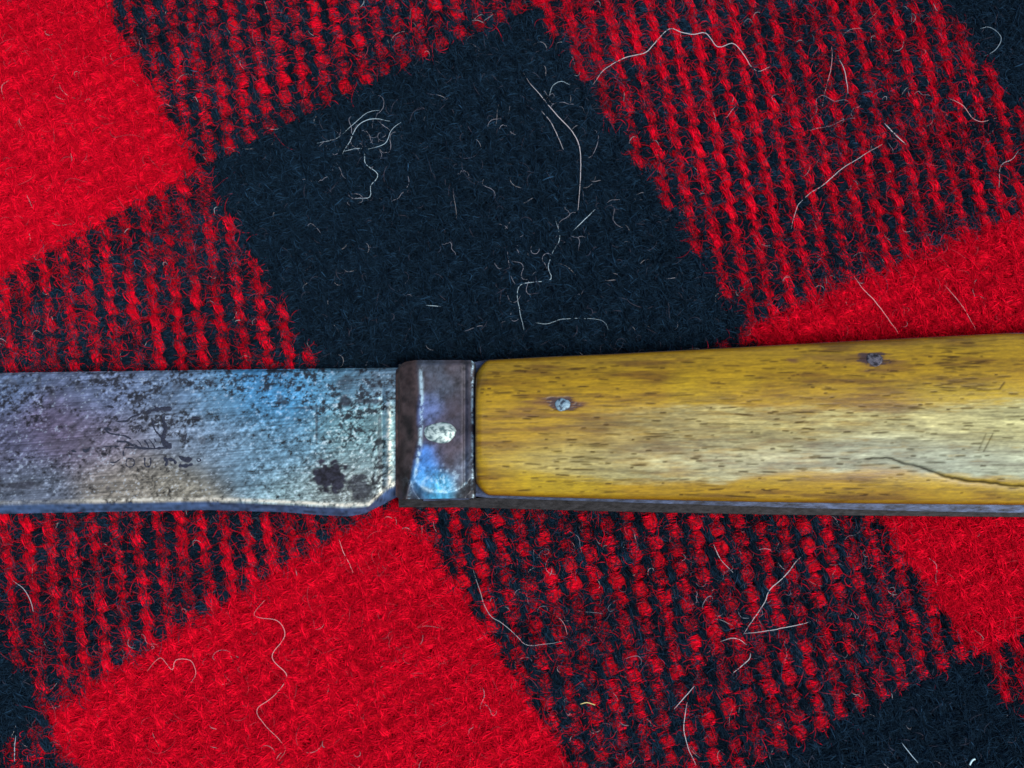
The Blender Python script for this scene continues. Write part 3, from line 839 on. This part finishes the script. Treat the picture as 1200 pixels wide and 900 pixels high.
def tube(name, pts, rad, mat, label, cat='hair', group='stray hairs on the blanket', taper=0.12, z=8.2):
    p = np.array(pts, float)
    X, Y = W(p[:, 0], p[:, 1], z)
    p = np.stack([X, Y], -1)
    # Catmull-Rom through the points
    e = np.concatenate([[2*p[0]-p[1]], p, [2*p[-1]-p[-2]]])
    out = []
    for i in range(1, len(e)-2):
        L = np.linalg.norm(e[i+1]-e[i]); k = max(3, int(L/3.5))
        for s in np.arange(k)/k:
            out.append(0.5*((2*e[i])+(-e[i-1]+e[i+1])*s+(2*e[i-1]-5*e[i]+4*e[i+1]-e[i+2])*s*s+(-e[i-1]+3*e[i]-3*e[i+1]+e[i+2])*s**3))
    out.append(p[-1]); q = np.array(out); n = len(q)
    sd_ = int(abs(pts[0][0]*13+pts[0][1]*7)) % 1000
    ii = np.arange(n)*1.0
    q = q + 1.5*np.stack([fbm(ii, np.full(n, 2.2), 4.5, 1, sd_+1, 3)-0.5, fbm(ii, np.full(n, 5.2), 4.5, 1, sd_+2, 3)-0.5], -1)*2
    Z = cloth_z(q[:, 0], q[:, 1]) + z - 1.5 + 4.0*(fbm(np.arange(n)*1.0, np.full(n, sd_), 9, 1, sd_, 2)-0.5)*2
    T = np.stack([np.gradient(q[:, 0]), np.gradient(q[:, 1]), np.gradient(Z)], -1)
    T /= np.linalg.norm(T, axis=1)[:, None]+1e-9
    sd2 = np.stack([T[:, 1], -T[:, 0], 0*Z], -1); sd2 /= np.linalg.norm(sd2, axis=1)[:, None]+1e-9
    up_ = np.cross(sd2, T)
    s = np.linspace(0, 1, n)
    r = 0.5*rad*(taper+(1-taper)*np.sin(np.pi*np.clip(s, 0.02, 0.98))**0.5)*(0.85+0.3*fbm(np.arange(n)*1.0, np.full(n, sd_+3), 5, 1, sd_+9, 2))
    a = np.arange(5)*2*np.pi/5
    ring = np.stack([q[:, 0], q[:, 1], Z], -1)[:, None]+(sd2[:, None]*np.cos(a)[None, :, None]+up_[:, None]*np.sin(a)[None, :, None])*r[:, None, None]
    idx = np.arange(n*5).reshape(n, 5); nx = np.roll(idx, -1, axis=1)
    F = [tuple(f) for f in np.stack([idx[:-1], nx[:-1], nx[1:], idx[1:]], -1).reshape(-1, 4).tolist()]
    F += [tuple(idx[0][::-1].tolist()), tuple(idx[-1].tolist())]
    o = mesh_obj(name, ring.reshape(-1, 3), F, mat)
    return tag(o, label, cat, group)

HAIRS = [
 ([(695, 97), (712, 78), (735, 66), (757, 60), (772, 42), (785, 33), (800, 37), (815, 40), (828, 39), (842, 54), (858, 50), (868, 58), (880, 75), (890, 82), (903, 76)], 0.95, H_WHITE, 'long wavy white hair with humps crossing the mixed check at the top'),
 ([(612, 81), (625, 102), (640, 119), (656, 137), (670, 153), (679, 172), (680, 200), (678, 245)], 0.95, H_WHITE, 'long pale hair bending straight down on the large black square'),
 ([(634, 127), (648, 147), (660, 174)], 0.85, H_WHITE, 'short straight pale hair beside the long bent one on black'),
 ([(644, 112), (648, 100), (658, 94), (668, 98)], 0.5, H_BLUE, 'faint curled hair near the upper corner of the black square'),
 ([(673, 268), (683, 258), (697, 244)], 0.7, H_BLUE, 'short slanting grey hair in the middle of the black square'),
 ([(651, 250), (656, 276), (648, 295), (643, 312), (646, 325), (628, 329), (610, 333), (606, 345), (609, 362), (614, 386)], 0.8, H_BLUE, 'kinked grey hair zigzagging down the lower black square'),
 ([(400, 178), (408, 165), (422, 145), (440, 138), (456, 141)], 0.7, H_BLUE, 'upper arching hair of the tangle on the black square'),
 ([(402, 177), (425, 173), (428, 190), (442, 203), (433, 217), (432, 230), (415, 232)], 0.75, H_BLUE, 'crinkled hair hanging down from the tangle on the black square'),
 ([(428, 173), (450, 168), (458, 152), (470, 142)], 0.6, H_BLUE, 'thin hair rising to the side of the tangle on black'),
 ([(370, 166), (392, 160), (404, 152), (430, 131), (444, 128)], 0.5, H_BLUE, 'faint hair along the top of the tangle on black'),
 ([(1038, 143), (1050, 153), (1064, 167)], 1.2, H_WHITE, 'short thick straight white hair on the upper mixed check'),
 ([(1034, 168), (1012, 181), (990, 195), (970, 212), (950, 225), (935, 240), (928, 266)], 0.7, H_WHITE, 'long thin arched hair below the short thick one'),
 ([(984, 62), (991, 82), (996, 108)], 0.75, H_WHITE, 'pale pink short hair bent once near the top edge'),
 ([(976, 52), (976, 72), (972, 95), (965, 122)], 0.6, H_PINK, 'faint pink hair hanging beside the pale bent one'),
 ([(1003, 322), (1015, 338), (1030, 355), (1043, 374), (1056, 390)], 0.7, H_PINK, 'straight pinkish hair running over red down to the handle'),
 ([(1110, 332), (1122, 346), (1135, 365), (1146, 386)], 0.55, H_PINK, 'faint pink hair on the red square above the handle'),
 ([(945, 649), (930, 665), (915, 681), (903, 692), (897, 706), (885, 725), (872, 744)], 0.95, H_WHITE, 'long slanting white hair below the handle on the dotted check'),
 ([(872, 743), (900, 739), (930, 734), (953, 729)], 0.8, H_WHITE, 'nearly level white hair meeting the foot of the slanting one'),
 ([(846, 752), (858, 748), (868, 750), (877, 757)], 0.75, H_WHITE, 'small arched white hair beneath the junction of two hairs'),
 ([(881, 765), (880, 773), (870, 782), (858, 791)], 0.9, H_WHITE, 'short hooked white hair under the small arched one'),
 ([(837, 638), (845, 655), (860, 671)], 0.75, H_WHITE, 'short white hair just under the handle on the dotted check'),
 ([(814, 804), (804, 816), (790, 831)], 0.95, H_WHITE, 'short slanting white hair above the long one at the bottom'),
 ([(806, 823), (802, 848), (807, 874), (816, 899)], 0.9, H_WHITE, 'curving white hair that runs off the bottom edge'),
 ([(555, 668), (570, 716), (588, 730), (604, 744), (618, 757), (640, 755), (659, 752)], 0.55, H_WHITE, 'thin looping hair beside the bottom red square'),
 ([(646, 718), (660, 728), (665, 743)], 0.45, H_PINK, 'faint hooked hair above the end of the thin loop'),
 ([(310, 704), (297, 722), (325, 727), (333, 745), (318, 770), (335, 792), (322, 815), (299, 832), (308, 850), (325, 867), (333, 880), (325, 893)], 0.65, H_PINK, 'long crinkly pinkish hair wandering down the bottom red square'),
 ([(170, 788), (185, 772), (200, 786), (205, 774), (222, 775), (228, 790), (222, 801)], 0.55, H_PINK, 'looped pink hair on the corner of the bottom red square'),
 ([(12, 681), (25, 690), (34, 704), (38, 717)], 0.75, H_WHITE, 'short curved pale hair close to the left edge below the blade'),
 ([(1060, 872), (1067, 882), (1077, 895)], 0.85, H_BLUE, 'short grey hair on the black square at the bottom'),
 ([(16, 862), (15, 880), (14, 897)], 0.7, H_BLUE, 'upright grey hair on black in the bottom left corner'),
 ([(614, 375), (640, 379), (660, 373), (685, 372), (706, 376), (712, 386)], 0.45, H_BLUE, 'faint level hair on black just above the bolster'),
 ([(498, 357), (510, 358), (521, 360)], 0.6, H_BLUE, 'tiny level hair low on the black square'),
 ([(553, 22), (563, 14), (573, 17)], 0.6, H_WHITE, 'tiny bent hair on the dotted check at the top edge'),
 ([(1155, 64), (1168, 57), (1174, 44), (1162, 30), (1150, 31)], 0.45, H_BLUE, 'faint curl on black in the top right corner'),
 ([(396, 632), (404, 650), (413, 672)], 0.55, H_PINK, 'straight pink hair on red just below the blade'),
 ([(1112, 114), (1130, 124), (1146, 140), (1170, 136)], 0.6, H_PINK, 'pinkish hair with a kink on the mixed check near the right edge'),
 ([(1196, 176), (1188, 186), (1176, 192), (1174, 218)], 0.55, H_WHITE, 'thin hooked hair at the right edge of the mixed check'),
]
for pts, r, m, lab in HAIRS:
    tube('stray_hair', pts, r, m, lab)
tube('straw_fragment', [(680, 825), (688, 823), (698, 826)], 1.1, H_STRAW, 'tiny yellow straw fragment on the dotted check', 'lint', None, 0.7)
tube('lint_speck', [(1139, 897), (1142, 893), (1146, 891)], 2.4, hair_mat('pale_lint', (0.5, 0.72, 0.74)), 'pale bluish speck of lint on black by the bottom right corner', 'lint', None, 0.8)

# fine pale lint: faint tangled fibres gathered here and there on the nap
r = np.random.default_rng(88)
spots = [(425, 180, 34, 40, 20), (640, 310, 50, 50, 12), (650, 130, 50, 40, 5), (870, 720, 90, 60, 14), (1000, 100, 110, 80, 12), (640, 690, 70, 60, 9), (200, 785, 30, 15, 3), (550, 820, 20, 14, 3), (1010, 650, 60, 40, 8), (560, 200, 160, 110, 18)]
npt = 14
PTS, RAD = [], []
for cx, cy, sx, sy, k in spots:
    x = cx+r.normal(0, sx, k)*0.8; y = cy+r.normal(0, sy, k)*0.8
    L = r.gamma(4, 6, k)+8
    a = r.uniform(0, 2*np.pi, k); c = r.normal(0, 2.4, k); c2 = r.normal(0, 3, k); wv = r.uniform(4, 14, k); wa = r.uniform(0.1, 0.8, k); wp = r.uniform(0, 6, k)
    X, Y = W(x, y, 4.0)
    seg = np.zeros((k, npt, 3))
    for i in range(npt):
        t = i/(npt-1)
        seg[:, i, 0] = X; seg[:, i, 1] = Y
        th = a+c*t+c2*(t-0.5)**2+wa*np.sin(wv*t+wp)
        X = X+np.cos(th)*L/(npt-1); Y = Y+np.sin(th)*L/(npt-1)
        seg[:, i, 2] = cloth_z(seg[:, i, 0], seg[:, i, 1])+5.5+3.0*np.sin(t*np.pi*r.uniform(0.8, 2.5, k)+wp)
    ok = (press(seg[..., 0], seg[..., 1]).max(1) < 0.05)
    PTS.append(seg[ok]); RAD.append(r.uniform(0.13, 0.25, ok.sum()))
PTS = np.concatenate(PTS); RAD = np.concatenate(RAD)
hc = bpy.data.hair_curves.new('lint')
hc.add_curves([npt]*len(PTS))
hc.attributes['position'].data.foreach_set('vector', (PTS*S).astype(np.float32).ravel())
ra = hc.attributes.get('radius') or hc.attributes.new('radius', 'FLOAT', 'POINT')
ra.data.foreach_set('value', (RAD[:, None]*np.sin(np.linspace(0.25, np.pi-0.15, npt))[None]**0.6*S).astype(np.float32).ravel())
hc.materials.append(hair_mat('pale_fibre', (0.24, 0.24, 0.28), 0.6))
lint = bpy.data.objects.new('lint', hc); col.objects.link(lint)
tag(lint, 'fine pale lint of loose tangled fibres scattered over the blanket', 'lint', None, 'stuff')
